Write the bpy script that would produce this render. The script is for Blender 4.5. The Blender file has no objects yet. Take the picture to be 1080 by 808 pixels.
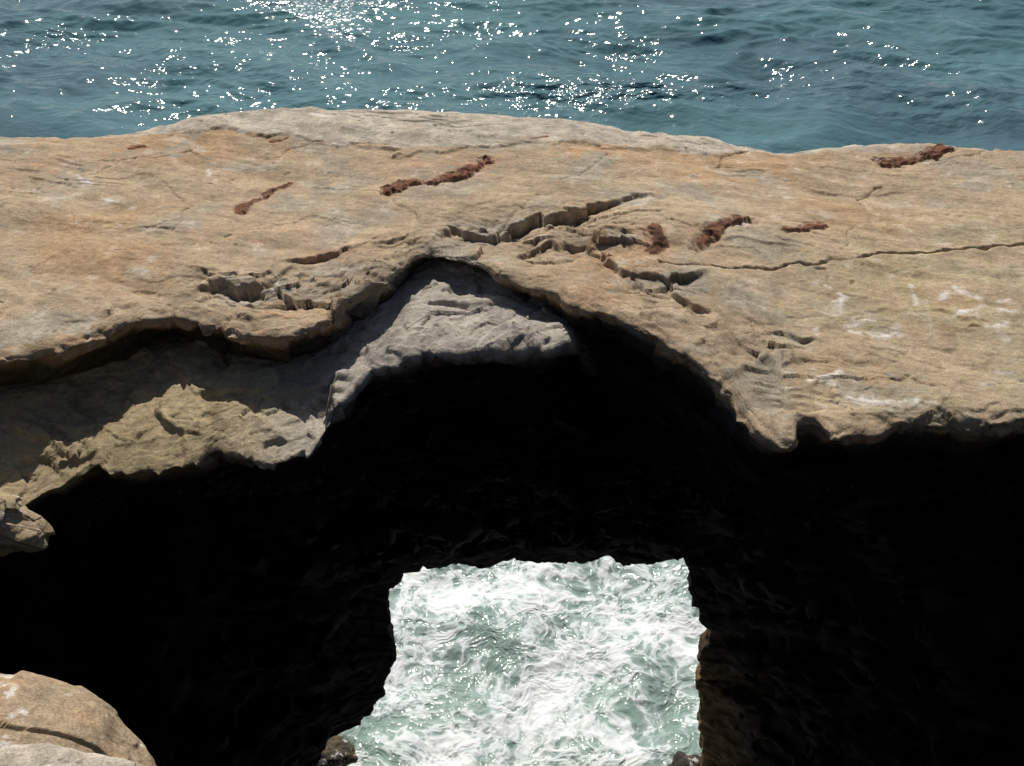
import bpy, math
import numpy as np
from mathutils import Vector

# ------------------------------------------------------------------ survey helpers
H=15.0; PITCH=math.radians(33.0); FPX=540/math.tan(math.radians(25.0))
cP,sP=math.cos(PITCH),math.sin(PITCH)
def ray(px,py):
    cx=(px-540)/FPX; cy=(404-py)/FPX
    return (cx, cP+cy*sP, -sP+cy*cP)
def at_z(px,py,z):
    d=ray(px,py); t=(z-H)/d[2]
    return (d[0]*t,d[1]*t)
def at_y(px,py,y):
    d=ray(px,py); t=y/d[1]
    return (d[0]*t,H+d[2]*t)

# ------------------------------------------------------------------ numpy noise
rng=np.random.RandomState(7)
PERM=rng.permutation(256).astype(np.int32); PERM=np.concatenate([PERM,PERM,PERM])
G=rng.normal(size=(256,3)); G/=np.linalg.norm(G,axis=1)[:,None]; G=G.astype(np.float32)
RV=rng.rand(256,6).astype(np.float32)
def pn(x,y,z):
    x=np.asarray(x,np.float32)+100.3; y=np.asarray(y,np.float32)+200.7; z=np.asarray(z,np.float32)+300.1
    x,y,z=np.broadcast_arrays(x,y,z)
    xi=np.floor(x).astype(np.int32); yi=np.floor(y).astype(np.int32); zi=np.floor(z).astype(np.int32)
    xf=x-xi; yf=y-yi; zf=z-zi
    xi&=255; yi&=255; zi&=255
    u=xf*xf*xf*(xf*(xf*6-15)+10); v=yf*yf*yf*(yf*(yf*6-15)+10); w=zf*zf*zf*(zf*(zf*6-15)+10)
    def g(a,b,c):
        h=PERM[PERM[PERM[xi+a]+yi+b]+zi+c]
        gr=G[h]
        return gr[...,0]*(xf-a)+gr[...,1]*(yf-b)+gr[...,2]*(zf-c)
    x00=g(0,0,0)*(1-u)+g(1,0,0)*u; x10=g(0,1,0)*(1-u)+g(1,1,0)*u
    x01=g(0,0,1)*(1-u)+g(1,0,1)*u; x11=g(0,1,1)*(1-u)+g(1,1,1)*u
    return ((x00*(1-v)+x10*v)*(1-w)+(x01*(1-v)+x11*v)*w)*1.6
def fbm(x,y,z,f,o,gain=0.5):
    s=0;a=1.0
    for i in range(o):
        s=s+a*pn(x*f+i*17.3,y*f-i*9.1,z*f+i*5.7); a*=gain; f*=2.03
    return s
def ridged(x,y,z,f,o,gain=0.5):
    s=0;a=1.0
    for i in range(o):
        s=s+a*(1-2*np.abs(pn(x*f+i*11.3,y*f+i*7.1,z*f-i*3.7))); a*=gain; f*=2.07
    return s
def facet(x,y,z,f,seed=0,tilt=0.9,three=True):
    """fractured-rock noise: every Voronoi block has its own height and tilted plane"""
    x=np.asarray(x*f+50.5,np.float32); y=np.asarray(y*f+70.2,np.float32); z=np.asarray(z*f+90.8,np.float32)
    xi=np.floor(x).astype(np.int32); yi=np.floor(y).astype(np.int32); zi=np.floor(z).astype(np.int32)
    best=np.full(x.shape,1e9,np.float32); val=np.zeros(x.shape,np.float32)
    for a in (-1,0,1):
        for b in (-1,0,1):
            for c in ((-1,0,1) if three else (0,)):
                h=PERM[PERM[PERM[(xi+a+seed)&255]+((yi+b)&255)]+(((zi+c)&255) if three else 3)]
                r=RV[h]
                dx=x-(xi+a+r[...,0]); dy=y-(yi+b+r[...,1]); dz=(z-(zi+c+r[...,2])) if three else 0*dx
                d=dx*dx+dy*dy+dz*dz
                v=(r[...,3]-.5)+tilt*((r[...,4]-.5)*dx+(r[...,5]-.5)*dy)
                m=d<best; best=np.where(m,d,best); val=np.where(m,v,val)
    return val
def sm(a,b,x):
    t=np.clip((x-a)/(b-a),0,1); return t*t*(3-2*t)
def mix(a,b,t): return a*(1-t)+b*t

# ------------------------------------------------------------------ mesh builder
def grid_mesh(name,P,col=None,closed=False,extra=None):
    R,C,_=P.shape
    idx=np.arange(R*C).reshape(R,C)
    if closed: idx=np.concatenate([idx,idx[:,:1]],axis=1)
    q=np.stack([idx[:-1,:-1],idx[:-1,1:],idx[1:,1:],idx[1:,:-1]],-1).reshape(-1,4)
    me=bpy.data.meshes.new(name)
    me.vertices.add(R*C); me.vertices.foreach_set("co",P.reshape(-1).astype(np.float32))
    me.loops.add(q.size); me.loops.foreach_set("vertex_index",q.reshape(-1).astype(np.int32))
    me.polygons.add(len(q)); me.polygons.foreach_set("loop_start",np.arange(0,q.size,4,dtype=np.int32))
    me.polygons.foreach_set("use_smooth",np.ones(len(q),dtype=bool))
    me.update(calc_edges=True)
    if col is not None:
        a=me.color_attributes.new("Col",'FLOAT_COLOR','POINT')
        c=np.ones((R*C,4),np.float32); c[:,:3]=col.reshape(-1,3); a.data.foreach_set("color",c.reshape(-1))
    if extra is not None:
        for k,v in extra.items():
            a=me.attributes.new(k,'FLOAT','POINT'); a.data.foreach_set("value",v.reshape(-1).astype(np.float32))
    ob=bpy.data.objects.new(name,me); bpy.context.scene.collection.objects.link(ob)
    return ob
def gnormals(P):
    a=np.gradient(P,axis=0); b=np.gradient(P,axis=1)
    n=np.cross(b,a); n/=np.linalg.norm(n,axis=2)[...,None]+1e-9
    return n

# ------------------------------------------------------------------ materials
def rock_material(name):
    m=bpy.data.materials.new(name); m.use_nodes=True; nt=m.node_tree; N=nt.nodes; L=nt.links
    b=N["Principled BSDF"]; b.inputs["Roughness"].default_value=0.92
    b.inputs["Specular IOR Level"].default_value=0.10
    at=N.new("ShaderNodeAttribute"); at.attribute_name="Col"
    tc=N.new("ShaderNodeTexCoord")
    def noise(s,d,r=0.6):
        n=N.new("ShaderNodeTexNoise"); n.inputs["Scale"].default_value=s; n.inputs["Detail"].default_value=d
        n.inputs["Roughness"].default_value=r; L.new(tc.outputs["Object"],n.inputs["Vector"]); return n
    n1=noise(26,4,0.7); n2=noise(110,1,0.6)
    def ramp(n,a,c0,c1,bb):
        r=N.new("ShaderNodeMapRange"); r.inputs[1].default_value=a; r.inputs[2].default_value=bb
        r.inputs[3].default_value=c0; r.inputs[4].default_value=c1; L.new(n.outputs["Fac"],r.inputs[0]); return r
    r1=ramp(n1,0.3,0.78,1.19,0.7); r2=ramp(n2,0.3,0.76,1.22,0.7)
    m1=N.new("ShaderNodeMath"); m1.operation='MULTIPLY'; L.new(r1.outputs[0],m1.inputs[0]); L.new(r2.outputs[0],m1.inputs[1])
    vm=N.new("ShaderNodeVectorMath"); vm.operation='SCALE'; L.new(at.outputs["Color"],vm.inputs[0]); L.new(m1.outputs[0],vm.inputs["Scale"])
    L.new(vm.outputs[0],b.inputs["Base Color"])
    b1=N.new("ShaderNodeBump"); b1.inputs["Strength"].default_value=0.75; b1.inputs["Distance"].default_value=0.014; L.new(n1.outputs["Fac"],b1.inputs["Height"])
    L.new(b1.outputs[0],b.inputs["Normal"])
    return m
ROCK=rock_material("sandstone")

# ------------------------------------------------------------------ NATURAL ARCH
TOP=11.0
xs_mid=np.arange(-6.4,6.4,0.0112)
g=6.4+np.cumsum(np.linspace(0.02,0.9,45))
xs=np.concatenate([-g[::-1],xs_mid,g]).astype(np.float64)
def curve(pts,z):
    w=[at_z(px,py,z) for px,py in pts]; w.sort()
    return np.array([a for a,_ in w]),np.array([b for _,b in w])
def n1d(x,f,s): return pn(x*f,s+0*x,0*x+s*1.7)
def j1d(x,f,s):
    return facet(x,0*x+s,0*x,f,seed=s,tilt=2.0,three=False)
def smooth1(a,n,it=2):
    k=np.ones(2*n+1)/(2*n+1)
    for _ in range(it): a=np.convolve(np.pad(a,n,mode='edge'),k,mode='valid')
    return a

bk=curve([(-200,135),(0,132),(60,130),(75,137),(150,128),(250,117),(330,112),(430,112),(560,115),(620,125),(700,132),(770,145),(830,150),(880,147),(930,143),(1000,148),(1040,152),(1080,152),(1300,155)],TOP)
A_pts=[(-200,400),(0,375),(60,355),(120,335),(180,325),(205,330),(250,343),(320,346),(345,333),(380,305),(420,280),(455,260),(500,272),(560,297),(620,322),(660,335),(700,350),(740,375),(775,400),(800,432),(825,447),(870,440),(900,432),(950,432),(1000,437),(1080,430),(1250,445)]
Ac=curve(A_pts,TOP)
yb=np.interp(xs,*bk)+0.05*n1d(xs,2,3)+0.03*n1d(xs,7,5)
rough_r=sm(1.0,1.4,xs)*sm(3.2,2.2,xs)
yA=np.interp(xs,*Ac)+0.05*n1d(xs,3,9)+0.025*n1d(xs,9,2)+smooth1((0.08+0.08*rough_r)*j1d(xs,3.2,3)+0.03*j1d(xs,9,7),2)
yAs=smooth1(yA,9)
xpx=lambda px,py,z=TOP: at_z(px,py,z)[0]

STEPS=[ # pts, amp, width, decay
 ([(440,250),(470,240),(520,243),(560,230),(600,224),(650,214),(715,211)],0.13,0.045,0.32),
 ([(535,268),(580,252),(620,262),(655,284),(680,292)],0.12,0.045,0.30),
 ([(185,304),(215,292),(250,296),(290,288),(318,270)],0.13,0.09,0.30),
 ([(275,274),(345,264),(400,256),(458,240)],0.06,0.04,0.45),
 ([(60,150),(240,136),(330,150),(430,158),(560,150),(700,155),(760,160),(835,158)],0.030,0.06,1.2),
 ([(785,352),(820,344),(845,352),(872,352)],0.05,0.03,0.2),
 ([(930,396),(965,392),(990,402),(1010,408)],0.03,0.02,0.12),
 ([(640,304),(668,292),(700,296),(735,316),(780,340)],0.06,0.05,0.35),
 ([(475,222),(540,210),(600,206)],0.022,0.02,0.15),
 ([(180,160),(200,152),(220,163)],0.03,0.03,0.1),
 ([(800,382),(860,372),(930,376)],0.02,0.03,0.3),
 ([(20,345),(100,322),(170,306)],0.03,0.08,0.3),
 ([(560,226),(620,236),(690,244)],0.04,0.03,0.10),
 ([(60,240),(140,232),(230,246)],0.02,0.05,0.4),
 ([(380,236),(330,222),(250,240)],0.02,0.03,0.3),
 ([(820,190),(900,200),(980,194)],0.02,0.05,0.3),
 ([(880,330),(960,322),(1070,336)],0.018,0.04,0.3),
]
CRACKS=[
 ([(695,283),(730,286),(760,285),(820,284),(860,280),(900,272),(940,266),(1000,262),(1080,258),(1200,255)],0.012,0.09),
 ([(590,195),(615,182),(640,165)],0.011,0.03),
 ([(600,192),(625,196),(660,188)],0.009,0.015),
 ([(860,285),(890,270),(900,240)],0.008,0.015),
 ([(20,215),(80,190),(130,170),(180,160)],0.009,0.015),
 ([(285,160),(330,150),(400,152)],0.010,0.02),
 ([(755,172),(765,160),(790,155)],0.013,0.04),
 ([(985,170),(1040,160),(1080,150)],0.010,0.02),
 ([(500,190),(600,200),(700,175)],0.007,0.008),
 ([(230,240),(300,225),(400,235)],0.007,0.008),
 ([(560,215),(500,250)],0.009,0.02),
 ([(930,190),(905,205),(915,220)],0.011,0.025),
 ([(790,345),(850,330),(940,335)],0.008,0.010),
 ([(330,190),(400,200),(455,236)],0.010,0.022),
 ([(0,300),(60,270),(150,262)],0.008,0.010),
 ([(170,190),(200,215),(180,240)],0.010,0.02),
]
NOD=[
 ([(410,202),(422,190),(455,192),(490,180),(515,166)],0.072,0.034),
 ([(252,218),(268,205),(303,186)],0.048,0.022),
 ([(934,167),(965,165),(996,156)],0.076,0.038),
 ([(738,264),(755,250),(784,242)],0.066,0.036),
 ([(688,250),(692,272)],0.05,0.025),
 ([(832,250),(868,240)],0.048,0.022),
 ([(135,157),(150,154)],0.03,0.02),
 ([(285,148),(300,146)],0.03,0.015),
 ([(560,148),(575,146)],0.02,0.01),
]
def poly_dist(X,Y,pts,margin):
    W=[at_z(px,py,TOP) for px,py in pts]
    x0=min(a for a,_ in W)-margin;x1=max(a for a,_ in W)+margin;y0=min(b for _,b in W)-margin;y1=max(b for _,b in W)+margin
    D=np.full(X.shape,9.0)
    m=(X>x0)&(X<x1)&(Y>y0)&(Y<y1)
    xx=X[m];yy=Y[m];d=np.full(xx.shape,9.0)
    wx=xx+0.055*pn(xx*5,yy*5,xx*0+1)+0.020*pn(xx*18,yy*18,xx*0+2); wy=yy+0.055*pn(xx*5,yy*5,xx*0+5)+0.020*pn(xx*18,yy*18,xx*0+7)
    for (ax,ay),(bx,by) in zip(W[:-1],W[1:]):
        vx,vy=bx-ax,by-ay; t=np.clip(((wx-ax)*vx+(wy-ay)*vy)/(vx*vx+vy*vy),0,1)
        d=np.minimum(d,np.hypot(wx-ax-t*vx,wy-ay-t*vy))
    D[m]=d; return D
FZ=[((320,300),1.0,.42,.85),((240,320),.6,.3,.7),((600,250),.95,.50,.95),((520,240),.5,.3,.7),((700,310),.45,.45,.8),((780,360),.35,.5,.8),((860,400),.7,.35,.45),((1000,415),.7,.2,.3),((430,270),.35,.3,.7)]
def plateau(X,Y,lipd):
    h=TOP+0.10*pn(X*0.35,Y*0.45,X*0+3)+0.035*fbm(X,Y*1.4,0*X,0.9,2)
    s1=X*0.35+Y*0.93; s2=-X*0.93+Y*0.35
    h=h+0.022*fbm(X,Y,0*X+4,1.9,4,0.45)
    h=h+0.009*pn(s1*8,s2*1.1,0*X+7)+0.003*pn(s1*22,s2*3.0,0*X+8)
    T=fbm(X*0.8+Y*0.3,Y*1.5,0*X+9,0.9,4,0.5)*3.4
    fr=T-np.floor(T); ter=(np.floor(T)+sm(0.42,0.56,fr))/3.4
    mask=0.25+0.65*sm(0.1,0.6,pn(X*0.6,Y*0.8,0*X+22)+0.9*np.exp(-lipd/0.5))
    h=h+0.050*mask*ter
    pit=pn(X*11,Y*11,0*X+41); h=h-0.018*sm(0.45,0.75,pit)*sm(0.1,0.5,pn(X*1.2,Y*1.2,0*X+5))
    h=h+0.0028*fbm(X,Y,0*X+12,14,3,0.6)
    M=np.zeros(X.shape)
    for (a,b),rx,ry,k in FZ:
        wx_,wy_=at_z(a,b,TOP); M=np.maximum(M,k*np.exp(-(((X-wx_)/rx)**2+((Y-wy_)/ry)**2)**1.5))
    M=np.maximum(M,0.30*np.exp(-(lipd/0.25)**2))
    M=np.maximum(M,0.07*sm(0.1,0.5,pn(X*0.9,Y*0.9,0*X+77)))
    mm=M>0.02
    wx_=X[mm]+0.10*pn(X[mm]*3,Y[mm]*3,0*X[mm])+0.03*pn(X[mm]*12,Y[mm]*12,0*X[mm]); wy_=Y[mm]+0.10*pn(X[mm]*3,Y[mm]*3,0*X[mm]+6)+0.03*pn(X[mm]*12,Y[mm]*12,0*X[mm]+3)
    z_=0*wx_
    h[mm]+=M[mm]*(0.12*facet(wx_*0.7+wy_*.3,wy_*1.5,z_,1.8,1,1.2,False)+0.045*facet(wx_,wy_*1.4,z_,5,9,1.2,False)+0.014*facet(wx_,wy_,z_,14,19,1.2,False)-0.01)
    for k,(pts,amp,w,Ld) in enumerate(STEPS):
        W=sorted(at_z(a,b,TOP) for a,b in pts)
        px=np.array([a for a,_ in W]);py=np.array([b for _,b in W])
        m=(X>px[0]-0.05)&(X<px[-1]+0.05)&(Y<py.max()+0.3)&(Y>py.min()-4*Ld-0.3)
        xx=X[m];yy=Y[m]
        ys=np.interp(xx,px,py)+0.07*pn(xx*4,yy*1.0+amp*90,xx*0)+0.03*pn(xx*13,yy*9+amp*60,xx*0)+0.11*facet(xx+.05*pn(xx*8,yy*8,0*xx),yy*0.8,0*xx,3.0,k,1.2,False)
        L=px[-1]-px[0]; env=sm(0,0.3*L,xx-px[0])*sm(0,0.3*L,px[-1]-xx)
        env=env*np.clip(0.85+0.8*pn(xx*2.3,xx*0+k*3.1,0*xx),0.1,1.5)
        s=ys-yy
        h[m]-=amp*env*sm(0,w,s)*np.exp(-np.maximum(s,0)/Ld)
    for pts,w,dp in CRACKS:
        d=poly_dist(X,Y,pts,0.15)
        m=d<0.1
        h[m]-=dp*np.clip(0.75+0.8*pn(X[m]*3,Y[m]*3,0*X[m]),0.1,1.3)*np.exp(-(d[m]/w)**2)
    red=np.zeros(X.shape)
    for pts,r,dp in NOD:
        d=poly_dist(X,Y,pts,0.40)
        m=d<0.38
        wob=0.8*pn(X[m]*6,Y[m]*6,0*X[m]+3)+0.6*pn(X[m]*20,Y[m]*20,0*X[m]+6)
        dd=d[m]/r+wob
        core=1-sm(0.5,1.05,dd)
        h[m]+=dp*core*(0.25+1.0*np.abs(pn(X[m]*9,Y[m]*9,0*X[m]+8))+0.4*pn(X[m]*26,Y[m]*26,0*X[m]+8))-dp*0.6*np.exp(-((dd-1.0)/0.30)**2)
        red[m]=np.maximum(red[m],core)
        red[m]=np.maximum(red[m],0.28*np.exp(-np.maximum(dd-1,0)*0.8))
    return h,red,M

nr=[20,560,16,40,26,150,30,30,90,16,20]
XX=lambda n: np.repeat(xs[None,:],n,0)
tp=np.linspace(0,1,nr[1])[:,None]
Yp=yb[None,:]*(1-tp)+yA[None,:]*tp; Xp=XX(nr[1])
lipd=Yp-yA[None,:]
Zp,red,MF=plateau(Xp,Yp,lipd)
Zp-=0.07*np.exp(-lipd/0.07)+0.10*np.exp(-(yb[None,:]-Yp)/0.12)
zA=Zp[-1]; zAs=smooth1(zA,9)
dzx,dzv=zip(*[(xpx(p,350),d) for p,d in [(-200,.36),(0,.36),(200,.33),(300,.33),(380,.26),(420,.18),(455,.12),(520,.15),(600,.25),(660,.40),(1080,.5)]])
dz=np.interp(xs,dzx,dzv)
B=[(-200,560,10.1),(0,545,10.2),(60,515,10.25),(100,494,10.3),(170,492,10.33),(230,482,10.36),(280,490,10.38),(325,480,10.42),(338,465,10.45),(352,428,10.5),(380,405,10.58),(430,388,10.6),(480,374,10.63),(540,371,10.7),(600,357,10.77)]
Bw=[(at_z(a,b,c)+(c,)) for a,b,c in B]
Bx=np.array([w[0] for w in Bw]); o=np.argsort(Bx); Bx=Bx[o]; By=np.array([w[1] for w in Bw])[o]; Bz=np.array([w[2] for w in Bw])[o]
yB=np.interp(xs,Bx,By)+0.05*n1d(xs,5,21)+0.03*n1d(xs,16,23)+smooth1(0.11*j1d(xs,3.3,13)+0.03*j1d(xs,10,17),2); zB=np.interp(xs,Bx,Bz)+0.03*n1d(xs,4,25)
r=sm(Bx[-1]-0.10,Bx[-1]+0.35,xs)
yB=mix(yB,yAs+0.50,r); zB=mix(zB,zAs-0.75,r)
yBs=smooth1(yB,9)
fr1=np.clip(0.5+0.9*n1d(xs,1.8,41)+0.3*n1d(xs,4,43),0.1,1.0)
U1=(yAs+0.06+0.08*fr1,zAs-0.03-dz*0.45*fr1); U2=(yAs+0.34,zAs-dz-0.02)
U2=(mix(U2[0],yAs+0.32,r),mix(U2[1],zAs-0.50,r))
Bp=(yB,zB)
V1=(yBs+0.12,zB-0.14); V2=(yBs+0.45,zB-0.50)
V3=(0*xs+8.7,0*xs+8.3); V4=(0*xs+10.5,0*xs+5.95); V5=(0*xs+11.5,0*xs+6.0); V0=(yb+0.05,0*xs+6.5)
lip=(yA,zA)
def seg(a,b,n):
    t=np.linspace(0,1,n+1)[1:,None] 
    return np.stack([np.repeat(xs[None],n,0),a[0]*(1-t)+b[0]*t,a[1]*(1-t)+b[1]*t],-1)
rows=[];tag=[]
t0=np.linspace(0,1,nr[0]+1)[:-1,None]
rows.append(np.stack([XX(nr[0]),V0[0]*(1-t0)+yb*t0,V0[1]+(Zp[0]-V0[1])*t0],-1)); tag+= [0]*nr[0]
rows.append(np.stack([Xp,Yp,Zp],-1)); tag+=[1]*nr[1]
for a,b,n,k in [(lip,U1,26,2),(U1,U2,nr[4],3),(U2,Bp,nr[5],4),(Bp,V1,nr[6],5),(V1,V2,nr[7],6),(V2,V3,nr[8],7),(V3,V4,50,8),(V4,V5,nr[9],9),(V5,V0,nr[10],9)]:
    rows.append(seg(a,b,n)); tag+=[k]*n
P=np.concatenate(rows,0); tag=np.array(tag)
Ps=P.copy()
for _ in range(6): Ps[:,1:-1]=(Ps[:,:-2]+Ps[:,2:]+Ps[:,1:-1])/3
Nn=gnormals(Ps)
if Nn[np.where(tag==1)[0][100],600,2]<0: Nn=-Nn
amp=np.array([0.12,0.0,0.07,0.09,0.045,0.09,0.12,0.20,0.25,0.15])[tag]
k=np.ones(11)/11; amp=np.convolve(np.pad(amp,5,mode='edge'),k,mode='valid')
sel=amp>0.001
Q=P[sel]; x,y,z=Q[...,0],Q[...,1],Q[...,2]
wx_=x+0.1*pn(x*2,y*2,z*2); wz_=z+0.1*pn(x*2,y*2,z*2+7)
d=fbm(x,y,z*1.5,1.6,2,0.5)*0.4+1.0*facet(wx_,y,wz_*1.6,2.2,5)+0.45*facet(wx_,y,wz_*1.8,6,25)+0.18*facet(x,y,z*1.5,16,33)+ridged(x,y*1.2,z*2.0,7,3,0.55)*0.08
P[sel]+=Nn[sel]*(d*amp[sel][:,None])[...,None]
ml=tag==4; Q=P[ml]; x,y=Q[...,0],Q[...,1]
T=fbm(x*0.7-y*0.6,y*1.2+x*0.5,0*x+55,0.95,3,0.42)*3.2; fr=T-np.floor(T)
tt=np.linspace(0,1,nr[5])[:,None]
P[ml,:,2]+=0.15*((np.floor(T)+sm(0.42,0.54,fr))/3.2)*np.sin(np.pi*tt)**0.5*(1-r)[None]
x,y,z=P[...,0],P[...,1],P[...,2]
# ------------- colours
tan=np.array([.370,.280,.185]); org=np.array([.385,.25,.142]); gry=np.array([.325,.283,.215]); pale=np.array([.42,.37,.30])
yel=np.array([.345,.278,.165]); dark=np.array([.0065,.006,.0055]); redc=np.array([.125,.052,.032]); olive=np.array([.20,.165,.095])  # dark also carries the shade painted on undersides and cave walls
n_a=fbm(x,y,z,0.55,3)[...,None]; n_b=fbm(x,y,z,1.7,4,0.6)[...,None]; n_c=fbm(x,y,z,6,4,0.65)[...,None]
n_d=fbm(x*0.35+y*.93,(y*.35-x*.93)*0.25,z,4,3,0.6)[...,None]
col=np.zeros(P.shape)+tan
col=mix(col,org,sm(0.05,0.6,n_a+0.45*n_b)*0.75)
col=mix(col,gry,sm(0.0,0.5,n_b*0.8-n_a*0.5)*0.9)
for (a,b),rx,ry in [((270,245),.55,.18),((300,330),.5,.2),((120,160),.4,.25),((340,265),.5,.12),((470,170),.7,.25),((30,180),.5,.3)]:
    ax_,ay_=at_z(a,b,TOP); k=np.exp(-((x-ax_)/rx)**2-((y-ay_)/ry)**2)[...,None]*sm(-0.3,0.4,n_c+n_b*.5)
    col=mix(col,np.array([.38,.20,.105]),k*0.65)
sx,sy=curve(STEPS[4][0],TOP)
shelf=sm(0.0,0.06,y-(np.interp(x,sx,sy)+0.15*pn(x*2,y*2,z*0)+.07*pn(x*9,y*9,z*0)))*sm(-4.6,-3.6,x)*sm(4.4,3.4,x)
col=mix(col,pale*(1+.12*n_c),(shelf*0.85)[...,None])
col=mix(col,yel,(sm(1.5,3.0,x)*sm(9.2,8.2,y))[...,None]*sm(-0.4,0.4,n_b+0.3*n_c)*0.75)
col=mix(col,gry*0.75,(sm(1.8,2.6,x)*sm(7.6,6.6,y))[...,None]*sm(0.0,0.6,n_b*.6+0.7*n_c)*0.75)
col=mix(col,pale,sm(0.40,0.75,n_c*0.8+0.3*n_b)*0.5)
col*=1+0.19*n_c+0.17*n_d
col[tag==1]=mix(col[tag==1],col[tag==1]*np.array([.82,.83,.85]),np.clip(MF,0,1)[...,None])
lm=np.where((tag>=3)&(tag<=5),1.0,0.0)[:,None]*np.ones_like(x)
lc=mix(np.array([.33,.26,.155]),np.array([.34,.305,.255]),sm(-2.2,-1.2,x)[...,None])
lc=mix(lc,olive,sm(0.0,0.6,n_b+0.5*n_c)*0.55*sm(-1.0,-2.2,x)[...,None]); lc=lc*(1+0.28*n_c+.18*n_d)
col=mix(col,lc,lm[...,None])
rf=np.zeros(x.shape); rf[tag==1]=red
col=mix(col,np.array([.34,.17,.095]),np.clip(rf*2,0,1)[...,None]*0.5*np.ones(3))
col=mix(col,redc*(1+0.9*n_c),sm(0.3,0.8,rf)[...,None]*0.88)
for pts,w in [([(870,300),(890,312),(880,330)],.025),([(985,315),(1010,300),(1050,322),(1080,330)],.028),([(1000,330),(1060,312)],.022),([(860,345),(940,330)],.022),([(1040,340),(1080,336)],.02),([(112,210),(135,216)],.05),([(80,188),(96,193)],.03),([(812,207),(832,210)],.03),([(222,165),(218,180)],.02),([(325,124),(345,128)],.04),([(830,405),(900,385)],.03),([(900,345),(960,350)],.03),([(960,300),(975,330)],.02),([(900,415),(1000,425)],.03)]:
    dd=poly_dist(x,y,pts,0.2); col=mix(col,np.array([.62,.58,.52]),(np.exp(-(dd/w)**2)*0.85*(tag==1)[:,None]*sm(-0.5,0.3,n_c[...,0]))[...,None])
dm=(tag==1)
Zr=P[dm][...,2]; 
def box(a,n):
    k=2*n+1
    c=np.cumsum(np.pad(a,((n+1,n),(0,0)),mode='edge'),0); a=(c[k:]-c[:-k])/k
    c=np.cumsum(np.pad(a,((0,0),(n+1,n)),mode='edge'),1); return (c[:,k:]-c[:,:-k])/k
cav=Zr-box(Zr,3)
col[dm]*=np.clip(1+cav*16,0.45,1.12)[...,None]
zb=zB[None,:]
und_shade=np.where(tag>=5,1.0,0.0)[:,None]*sm(0.02,-0.22,z-zb)  # undersides go near-black: shade put into the vertex colour
und_shade=np.maximum(und_shade,(tag>=7)[:,None]*1.0)
und_shade=np.maximum(und_shade,r[None]*(tag>=2)[:,None]*sm(-0.10,-0.40,z-zA[None,:]))  # right part: painted shade starts just below the lip
col=mix(col,dark*1.5,und_shade[...,None])
lip_shade=((tag==2)|(tag==3))[:,None]*sm(-0.04,-0.16,z-zA[None,:])
col=mix(col,col*0.22,lip_shade[...,None])  # shade under the lip multiplied into the colour
col=np.clip(col,0.003,0.8)
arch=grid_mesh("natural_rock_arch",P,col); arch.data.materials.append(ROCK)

# ------------------------------------------------------------------ sea-cave opening
hole=[(330,815),(345,785),(362,768),(380,762),(395,742),(408,715),(416,695),(408,660),(411,640),(413,620),(436,602),(470,594),(500,596),(540,588),(570,592),(600,593),(640,588),(660,595),(690,596),(722,590),(728,620),(736,640),(746,668),(747,682),(737,690),(738,720),(742,760),(738,815)]
yH=11.0
hw=np.array([at_y(a,b,yH) for a,b in hole])
hw=np.concatenate([[[hw[0,0]-0.1,-2.0]],hw,[[hw[-1,0]+0.05,-2.0]]])
hc=np.vstack([hw,hw[:1]]); L=np.concatenate([[0],np.cumsum(np.hypot(*np.diff(hc,axis=0).T))])
NT=760
s=np.linspace(0,L[-1],NT,endpoint=False); ox=np.interp(s,L,hc[:,0]); oz=np.interp(s,L,hc[:,1])
ox+=0.05*pn(ox*4,oz*4,0*ox)+0.03*pn(ox*14,oz*14,0*ox)+.08*facet(ox,oz,0*ox,5,3,1.2,False); oz+=0.05*pn(ox*4,oz*4,0*ox+9)+0.03*pn(ox*14,oz*14,0*ox+9)+.07*facet(ox,oz,0*ox,4,8,1.2,False)
cx,cz=0.2,2.2; dx,dz_=ox-cx,oz-cz; l=np.hypot(dx,dz_); dx/=l; dz_/=l
keys=[(14,12.6),(4,12.3),(1.0,11.9),(.25,11.5),(0.03,11.25),(0,11.0),(.35,10.85),(.8,10.55),(1.6,10.0),(3,9.2),(6,8.5),(14,8.0)]
kt=np.arange(len(keys)); tt=np.linspace(0,len(keys)-1,150)
kd=np.interp(tt,kt,[a for a,_ in keys]); ky=np.interp(tt,kt,[b for _,b in keys])
W=np.stack([ox[None]+dx[None]*kd[:,None],np.repeat(ky[:,None],NT,1),oz[None]+dz_[None]*kd[:,None]],-1)
W[...,2]=np.minimum(W[...,2],9.3)
Nw=gnormals(W); x,y,z=W[...,0],W[...,1],W[...,2]
d=fbm(x,y,z,0.9,2)*0.5+0.8*facet(x,y,z,1.6,3)+0.4*facet(x,y,z,4,8)+ridged(x,y,z*1.3,3,3,0.55)*0.2
aw=(0.05+0.33*np.clip(kd/1.6,0,1))[:,None]
W+=Nw*(d*aw)[...,None]
x,y,z=W[...,0],W[...,1],W[...,2]
c=np.zeros(W.shape)+dark*(1.5+2.2*sm(1.5,2.5,x))[...,None]  # cave shade painted near-black, right side raised as faintly lit
rim_lit=np.exp(-((y-11.1)/0.40)**2)*sm(4.1,2.6,z)*(x>1)
c=mix(c,np.array([.16,.10,.055]),rim_lit[...,None]*0.8)  # right edge of the opening painted brown as slightly lit wall
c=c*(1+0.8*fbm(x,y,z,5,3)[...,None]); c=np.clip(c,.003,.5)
wall=grid_mesh("sea_cave_wall",W,c,closed=True); wall.data.materials.append(ROCK)

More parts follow.
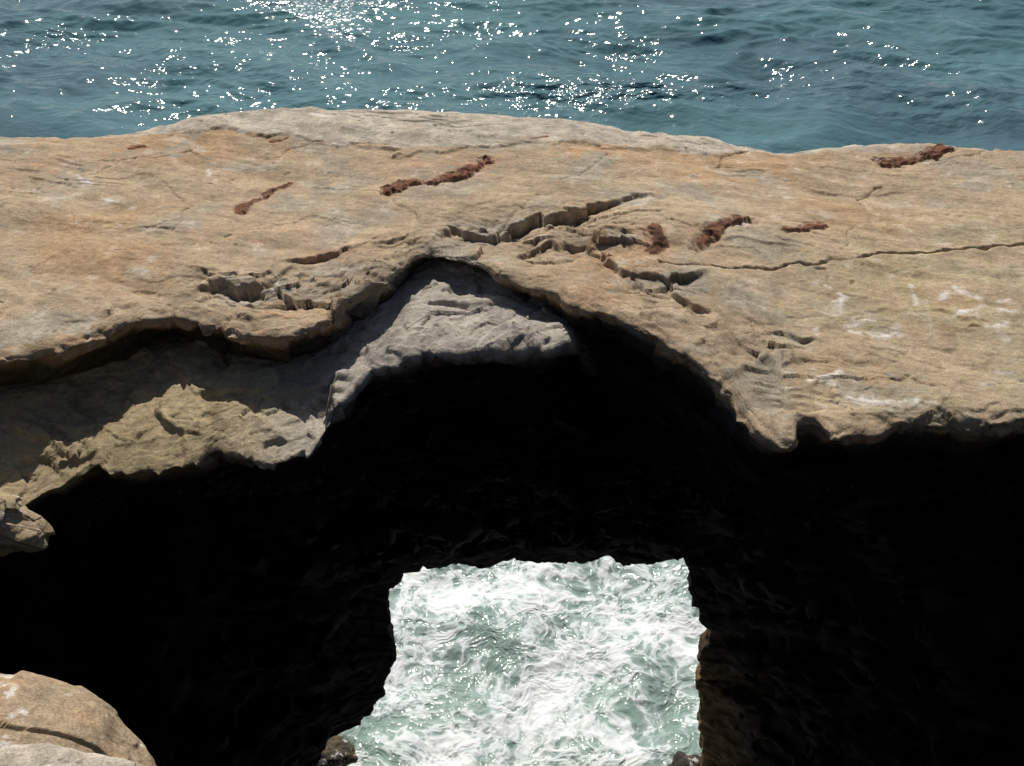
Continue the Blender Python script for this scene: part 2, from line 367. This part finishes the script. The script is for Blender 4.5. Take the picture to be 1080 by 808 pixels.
# ------------------------------------------------------------------ viewpoint cliff round the pit
cxs=np.concatenate([np.linspace(-40,-10,30)[:-1],np.linspace(-10,10,300),np.linspace(10,40,30)[1:]])
yn=1.0+9.5*sm(6.6,8.6,np.abs(cxs))+1.4*sm(-1.45,-1.75,cxs)+0.12*n1d(cxs,1.5,3)+0.06*n1d(cxs,5,7)  # side arms, out of view, shaped to close the pit and darken it
o1=np.ones_like(cxs)
ztop=13.3-0*cxs; zs=np.where(cxs<0,11.35,11.5)*o1-0.9*sm(6.4,8.5,np.abs(cxs))
zs=np.where(np.abs(cxs)<1.5,11.5,zs)
def cs(a,b,n):
    t=np.linspace(0,1,n+1)[1:,None]; return np.stack([np.repeat(cxs[None],n,0),a[0]*(1-t)+b[0]*t,a[1]*(1-t)+b[1]*t],-1)
k0=(-60*o1,15*o1);k1=(-3*o1,13.35*o1);k2=(0.55*o1,ztop);k3=(0.75*o1,zs);k4=(yn,zs-0.05);k5=(yn-0.5+0*o1,zs-1.5);k6=(yn-0.9,4*o1);k7=(yn-0.2,-2.5*o1)
Cc=np.concatenate([np.stack([cxs,k0[0],k0[1]],-1)[None],cs(k0,k1,30),cs(k1,k2,60),cs(k2,k3,30),cs(k3,k4,60),cs(k4,k5,40),cs(k5,k6,50),cs(k6,k7,30)],0)
Nc=gnormals(Cc)
if Nc[60,160,2]<0: Nc=-Nc
x,y,z=Cc[...,0],Cc[...,1],Cc[...,2]
d=fbm(x,y,z,0.7,2)*0.4+0.7*facet(x,y,z,1.5,3)+0.3*facet(x,y,z,4,8)
Cc+=Nc*(d*0.14)[...,None]
x,y,z=Cc[...,0],Cc[...,1],Cc[...,2]
nb=fbm(x,y,z,1.5,4)[...,None]
c=mix(tan,gry,sm(-.3,.5,nb)); c=mix(c,dark*2,sm(13.0,12.3,z)[...,None]*np.ones(3)); c=np.clip(c*(1+.2*nb),.003,.6)  # face below the top coloured near-black to cut bounce into the pit
cl=grid_mesh("viewpoint_cliff",Cc,c); cl.data.materials.append(ROCK)

# ------------------------------------------------------------------ boulders
def boulder(name,center,rad,seed,power=2.6,amp=0.12,cols=(tan,gry),rotz=0.0,tilt=0.0,n=260,fa=0.5):
    u=np.linspace(0,2*np.pi,2*n,endpoint=False)[None,:]; v=np.linspace(0.001,np.pi-0.001,n)[:,None]
    X=np.sin(v)*np.cos(u);Y=np.sin(v)*np.sin(u);Z=np.cos(v)*np.ones_like(u)
    k=(np.abs(X)**power+np.abs(Y)**power+np.abs(Z)**power)**(-1/power)
    X,Y,Z=X*k,Y*k,Z*k
    s_=seed*13.7
    mr=1.0/np.array(rad).mean()
    xx,yy,zz=X*rad[0],Y*rad[1],Z*rad[2]
    f=1.1*mr
    d=1+amp*(fbm(xx+s_,yy,zz,f,2,0.5)+0.12*ridged(xx+s_,yy,zz*1.5,f*3,3,0.5)+fa*facet(xx+s_,yy,zz,f*0.9,2,1.0)+fa*.5*facet(xx+s_,yy,zz*2,f*2.5,2,1.0))
    xx,yy,zz=xx*d,yy*d,zz*d
    ct,st=math.cos(tilt),math.sin(tilt); xx,zz=xx*ct+zz*st,-xx*st+zz*ct
    cr,sr=math.cos(rotz),math.sin(rotz); xx,yy=xx*cr-yy*sr,xx*sr+yy*cr
    Pb=np.stack([xx+center[0],yy+center[1],zz+center[2]],-1)
    for _ in range(2):
        Pb[1:-1]=(Pb[:-2]+Pb[2:]+2*Pb[1:-1])/4; Pb=(np.roll(Pb,1,1)+np.roll(Pb,-1,1)+2*Pb)/4
    a,b,c_=Pb[...,0],Pb[...,1],Pb[...,2]
    nb=fbm(a,b,c_,3,4)[...,None]; nc=fbm(a,b,c_,14,3)[...,None]
    cc=mix(cols[0],cols[1],sm(-.2,.5,nb))*(1+.22*nc)
    spot=sm(.55,.75,fbm(a+5,b,c_,5,4,0.7))[...,None]; cc=mix(cc,np.array([.6,.56,.5]),spot*0.7)
    ob=grid_mesh(name,Pb,np.clip(cc,.01,.8),closed=True); ob.data.materials.append(ROCK); return ob
b1=at_z(-5,845,11.95); boulder("boulder",(b1[0]-.05,b1[1],11.9),(.56,.46,.36),2,2.1,0.10,(tan*.9,org*.9),tilt=0.28,fa=.8)
b2=at_z(40,842,12.25); boulder("boulder",(b2[0],b2[1],12.25),(.30,.16,.09),5,2.4,0.12,(pale,gry),tilt=0.05,fa=.8)
b3=at_z(-85,520,10.62); boulder("boulder",(b3[0],b3[1],10.52),(.78,.26,.22),8,2.0,0.16,(yel,tan),tilt=0.34,fa=1.2)
b4=at_z(352,795,0.15); boulder("boulder",(b4[0],b4[1],0.0),(.38,.35,.30),11,2.3,0.25,(dark*8,np.array([.10,.08,.05])),n=100)
b5=at_z(725,812,0.15); boulder("boulder",(b5[0],b5[1],-0.1),(.40,.35,.35),13,2.3,0.25,(dark*8,np.array([.12,.09,.06])),n=100)

# ------------------------------------------------------------------ sea
def spaced(segs):
    out=[segs[0][0]]
    for a,b,st in segs: 
        n=max(1,int(round((b-a)/st))); out+=list(np.linspace(a,b,n+1)[1:])
    return np.array(out)
ysx=spaced([(-200,-20,20),(-20,10.5,1.0),(10.5,18.5,0.035),(18.5,42,0.5),(42,66,0.10),(66,110,0.8),(110,400,8),(400,4000,200)])
xsx=spaced([(-3000,-300,200),(-300,-60,10),(-60,-34,0.8),(-34,-4.2,0.13),(-4.2,4.2,0.045),(4.2,34,0.13),(34,60,0.8),(60,300,10),(300,3000,200)])
X,Y=np.meshgrid(xsx,ysx)
far=np.exp(-(np.maximum(np.hypot(X,Y-40)-40,0)/60)**2)
wx=X+1.5*pn(X*.15,Y*.15,0*X); wy=Y+1.5*pn(X*.15,Y*.15,0*X+4)
a=0.35*wx+0.94*wy; b=(-0.94*wx+0.35*wy)*0.45
def crest(u,v,f,s): return 1-2*np.abs(pn(u*f,v*f,0*u+s))
Zs=0.45*pn(a*.16,b*.16,0*X+2)+0.36*crest(a,b,.28,5)+0.17*crest(a+.3*b,b,.62,8)+0.065*crest(a,b*1.3,1.3,11)+0.018*pn(a*3,b*4,0*X+14)
cove=np.exp(-(np.hypot(X*1.0,(Y-14))/7.0)**4)
rough=0.20*fbm(X,Y,0*X+3,0.6,2,0.45)+0.035*ridged(X+.3*pn(X,Y,0*X),Y,0*X+5,1.8,2,0.5)
Zs=Zs*far*(1-cove*0.9)+rough*cove
rip=np.clip(0.26+0.8*np.maximum(0,pn(X*.09,Y*.16,0*X+33)),0,0.5)
g1=at_z(345,8,0); g2=at_z(650,106,0)
ed=0.45*fbm(X,Y,0*X+9,.35,3)
gl=np.exp(-(np.abs((X-g1[0])+.12*(Y-g1[1]))/2.4+ed)**2-((Y-g1[1])/7+ed)**2)
gl2=np.exp(-((X-g2[0])/6.5+ed)**2-((Y-g2[1])/3.2+ed)**2)
rip=np.maximum(rip,1.3*gl); rip=np.maximum(rip,1.3*gl2)
micro=np.clip(1.5*gl+0.5*gl2,0,1.4)
sea=grid_mesh("sea_water",np.stack([X,Y,Zs],-1),None,extra={"cove":cove,"ripple":rip,"micro":micro})
m=bpy.data.materials.new("sea_water"); m.use_nodes=True; nt=m.node_tree; N=nt.nodes; Lk=nt.links
b=N["Principled BSDF"]; b.inputs["IOR"].default_value=1.34
tc=N.new("ShaderNodeTexCoord")
def att(n): 
    a=N.new("ShaderNodeAttribute"); a.attribute_name=n; return a.outputs["Fac"]
def noise(vec,s,d,r=0.55):
    n=N.new("ShaderNodeTexNoise"); n.inputs["Scale"].default_value=s; n.inputs["Detail"].default_value=d; n.inputs["Roughness"].default_value=r
    Lk.new(vec,n.inputs["Vector"]); return n
def math_(op,a,b=None,clamp=False):
    n=N.new("ShaderNodeMath"); n.operation=op; n.use_clamp=clamp
    for i,v in enumerate([a,b]):
        if v is None: continue
        if isinstance(v,(int,float)): n.inputs[i].default_value=v
        else: Lk.new(v,n.inputs[i])
    return n.outputs[0]
def rng_(v,a,bb,c=0.0,dd=1.0):
    n=N.new("ShaderNodeMapRange"); n.interpolation_type='SMOOTHSTEP'
    Lk.new(v,n.inputs[0])
    for i,q in enumerate([a,bb,c,dd]): n.inputs[i+1].default_value=q
    return n.outputs[0]
obj=tc.outputs["Object"]
mp=N.new("ShaderNodeMapping"); mp.inputs["Rotation"].default_value=(0,0,0.35); mp.inputs["Scale"].default_value=(0.6,1,0.0); Lk.new(obj,mp.inputs[0])
flat=N.new("ShaderNodeMapping"); flat.inputs["Scale"].default_value=(1,1,0.0); Lk.new(obj,flat.inputs[0]); fo=flat.outputs[0]
def warp(vec,s,amt,d=2):
    wn=noise(fo,s,d,0.5)
    sub=N.new("ShaderNodeVectorMath"); sub.operation='SUBTRACT'; Lk.new(wn.outputs["Color"],sub.inputs[0]); sub.inputs[1].default_value=(.5,.5,.5)
    sc=N.new("ShaderNodeVectorMath"); sc.operation='SCALE'; Lk.new(sub.outputs[0],sc.inputs[0]); sc.inputs["Scale"].default_value=amt
    ad=N.new("ShaderNodeVectorMath"); Lk.new(vec,ad.inputs[0]); Lk.new(sc.outputs[0],ad.inputs[1]); return ad.outputs[0]
wv=warp(warp(fo,0.8,1.1),3.0,0.28)
def ridge(s,k,d=1):
    n=noise(wv,s,d,0.5); return math_('SUBTRACT',1.0,math_('MULTIPLY',math_('ABSOLUTE',math_('SUBTRACT',n.outputs["Fac"],0.5)),k),True)
pf=noise(wv,0.60,3,0.55).outputs["Fac"]
r1_=ridge(1.5,8.0); r2_=ridge(3.8,8.0); r3_=ridge(9.0,6.0)
vv=N.new("ShaderNodeTexVoronoi"); vv.voronoi_dimensions='2D'; vv.feature='SMOOTH_F1'; vv.inputs["Scale"].default_value=4.0; vv.inputs["Smoothness"].default_value=0.4; Lk.new(wv,vv.inputs["Vector"])
r4_=rng_(vv.outputs["Distance"],0.15,0.55,0.0,1.0)
vw=N.new("ShaderNodeTexVoronoi"); vw.voronoi_dimensions='2D'; vw.feature='SMOOTH_F1'; vw.inputs["Scale"].default_value=10.0; vw.inputs["Smoothness"].default_value=0.3; Lk.new(wv,vw.inputs["Vector"])
r5_=rng_(vw.outputs["Distance"],0.15,0.6,0.0,1.0)
lace=math_('ADD',math_('ADD',math_('MULTIPLY',r1_,0.30),math_('MULTIPLY',r2_,0.20)),math_('ADD',math_('MULTIPLY',r3_,0.08),math_('ADD',math_('MULTIPLY',r4_,0.34),math_('MULTIPLY',r5_,0.20))))
val=math_('ADD',lace,math_('MULTIPLY',math_('SUBTRACT',pf,0.49),2.9))
foam_hard=rng_(val,0.40,0.66)
foam_soft=rng_(val,0.0,0.6,0.0,0.42)
foam=math_('MAXIMUM',foam_hard,foam_soft)
foam=math_('MULTIPLY',foam,rng_(att("cove"),0.25,0.7),True)
# thick froth is whiter than thin wet foam
fcol=N.new("ShaderNodeMix"); fcol.data_type='RGBA'; Lk.new(rng_(val,0.45,1.15),fcol.inputs[0]); fcol.inputs[6].default_value=(.50,.56,.54,1); fcol.inputs[7].default_value=(.72,.735,.73,1)
pc=noise(mp.outputs[0],0.07,4,0.6)
cr=N.new("ShaderNodeValToRGB"); Lk.new(pc.outputs["Fac"],cr.inputs[0])
cr.color_ramp.elements[0].position=0.35; cr.color_ramp.elements[0].color=(0.062,0.112,0.140,1)
cr.color_ramp.elements[1].position=0.65; cr.color_ramp.elements[1].color=(0.095,0.205,0.215,1)
mc=N.new("ShaderNodeMix"); mc.data_type='RGBA'; Lk.new(att("cove"),mc.inputs[0]); Lk.new(cr.outputs[0],mc.inputs[6]); mc.inputs[7].default_value=(.21,.29,.25,1)
mf=N.new("ShaderNodeMix"); mf.data_type='RGBA'; Lk.new(foam,mf.inputs[0]); Lk.new(mc.outputs[2],mf.inputs[6]); Lk.new(fcol.outputs[2],mf.inputs[7])
Lk.new(mf.outputs[2],b.inputs["Base Color"])
Lk.new(math_('ADD',rng_(foam,0,1,0.05,0.7),math_('MULTIPLY',att("micro"),0.18)),b.inputs["Roughness"])
w1=noise(mp.outputs[0],1.5,1,0.5); w2=noise(mp.outputs[0],4.0,1,0.5)
rp=math_('MULTIPLY',att("ripple"),math_('SUBTRACT',1.0,math_('MULTIPLY',foam,0.8)))
bp=N.new("ShaderNodeBump"); bp.inputs["Strength"].default_value=1.0; Lk.new(math_('MULTIPLY',rp,0.35),bp.inputs["Distance"]); Lk.new(w1.outputs["Fac"],bp.inputs["Height"])
bp2=N.new("ShaderNodeBump"); bp2.inputs["Strength"].default_value=1.0; Lk.new(math_('MULTIPLY',rp,0.16),bp2.inputs["Distance"]); Lk.new(w2.outputs["Fac"],bp2.inputs["Height"]); Lk.new(bp.outputs[0],bp2.inputs["Normal"])
bp3=N.new("ShaderNodeBump"); bp3.inputs["Distance"].default_value=0.050; bp3.inputs["Strength"].default_value=0.7; Lk.new(math_('MULTIPLY',val,att("cove")),bp3.inputs["Height"]); Lk.new(bp2.outputs[0],bp3.inputs["Normal"])
Lk.new(bp3.outputs[0],b.inputs["Normal"])
sea.data.materials.append(m)

# ------------------------------------------------------------------ light
EL,AZ=math.radians(50),math.radians(-12)
S=Vector((math.sin(AZ)*math.cos(EL),math.cos(AZ)*math.cos(EL),math.sin(EL)))
ld=bpy.data.lights.new("sun",'SUN'); ld.energy=4.9; ld.angle=math.radians(0.5); ld.color=(1,.955,.89)
lo=bpy.data.objects.new("sun",ld); lo.rotation_euler=S.to_track_quat('Z','Y').to_euler(); lo.location=(0,20,40); bpy.context.scene.collection.objects.link(lo)
w=bpy.data.worlds.new("World"); bpy.context.scene.world=w; w.use_nodes=True
sky=w.node_tree.nodes.new("ShaderNodeTexSky"); sky.sky_type='NISHITA'; sky.sun_disc=False; sky.sun_elevation=EL; sky.sun_rotation=AZ
bg=w.node_tree.nodes["Background"]; bg.inputs[1].default_value=0.055; w.node_tree.links.new(sky.outputs[0],bg.inputs[0])

cam=bpy.data.cameras.new("camera"); cam.sensor_width=36; cam.lens=18/math.tan(math.radians(25)); cam.clip_start=0.05; cam.clip_end=6000
co=bpy.data.objects.new("camera",cam); co.location=(0,0,H); co.rotation_euler=(math.radians(90)-PITCH,0,0)
bpy.context.scene.collection.objects.link(co); bpy.context.scene.camera=co
sc_=bpy.context.scene; sc_.view_settings.view_transform='Standard'; sc_.view_settings.look='None'; sc_.view_settings.exposure=0
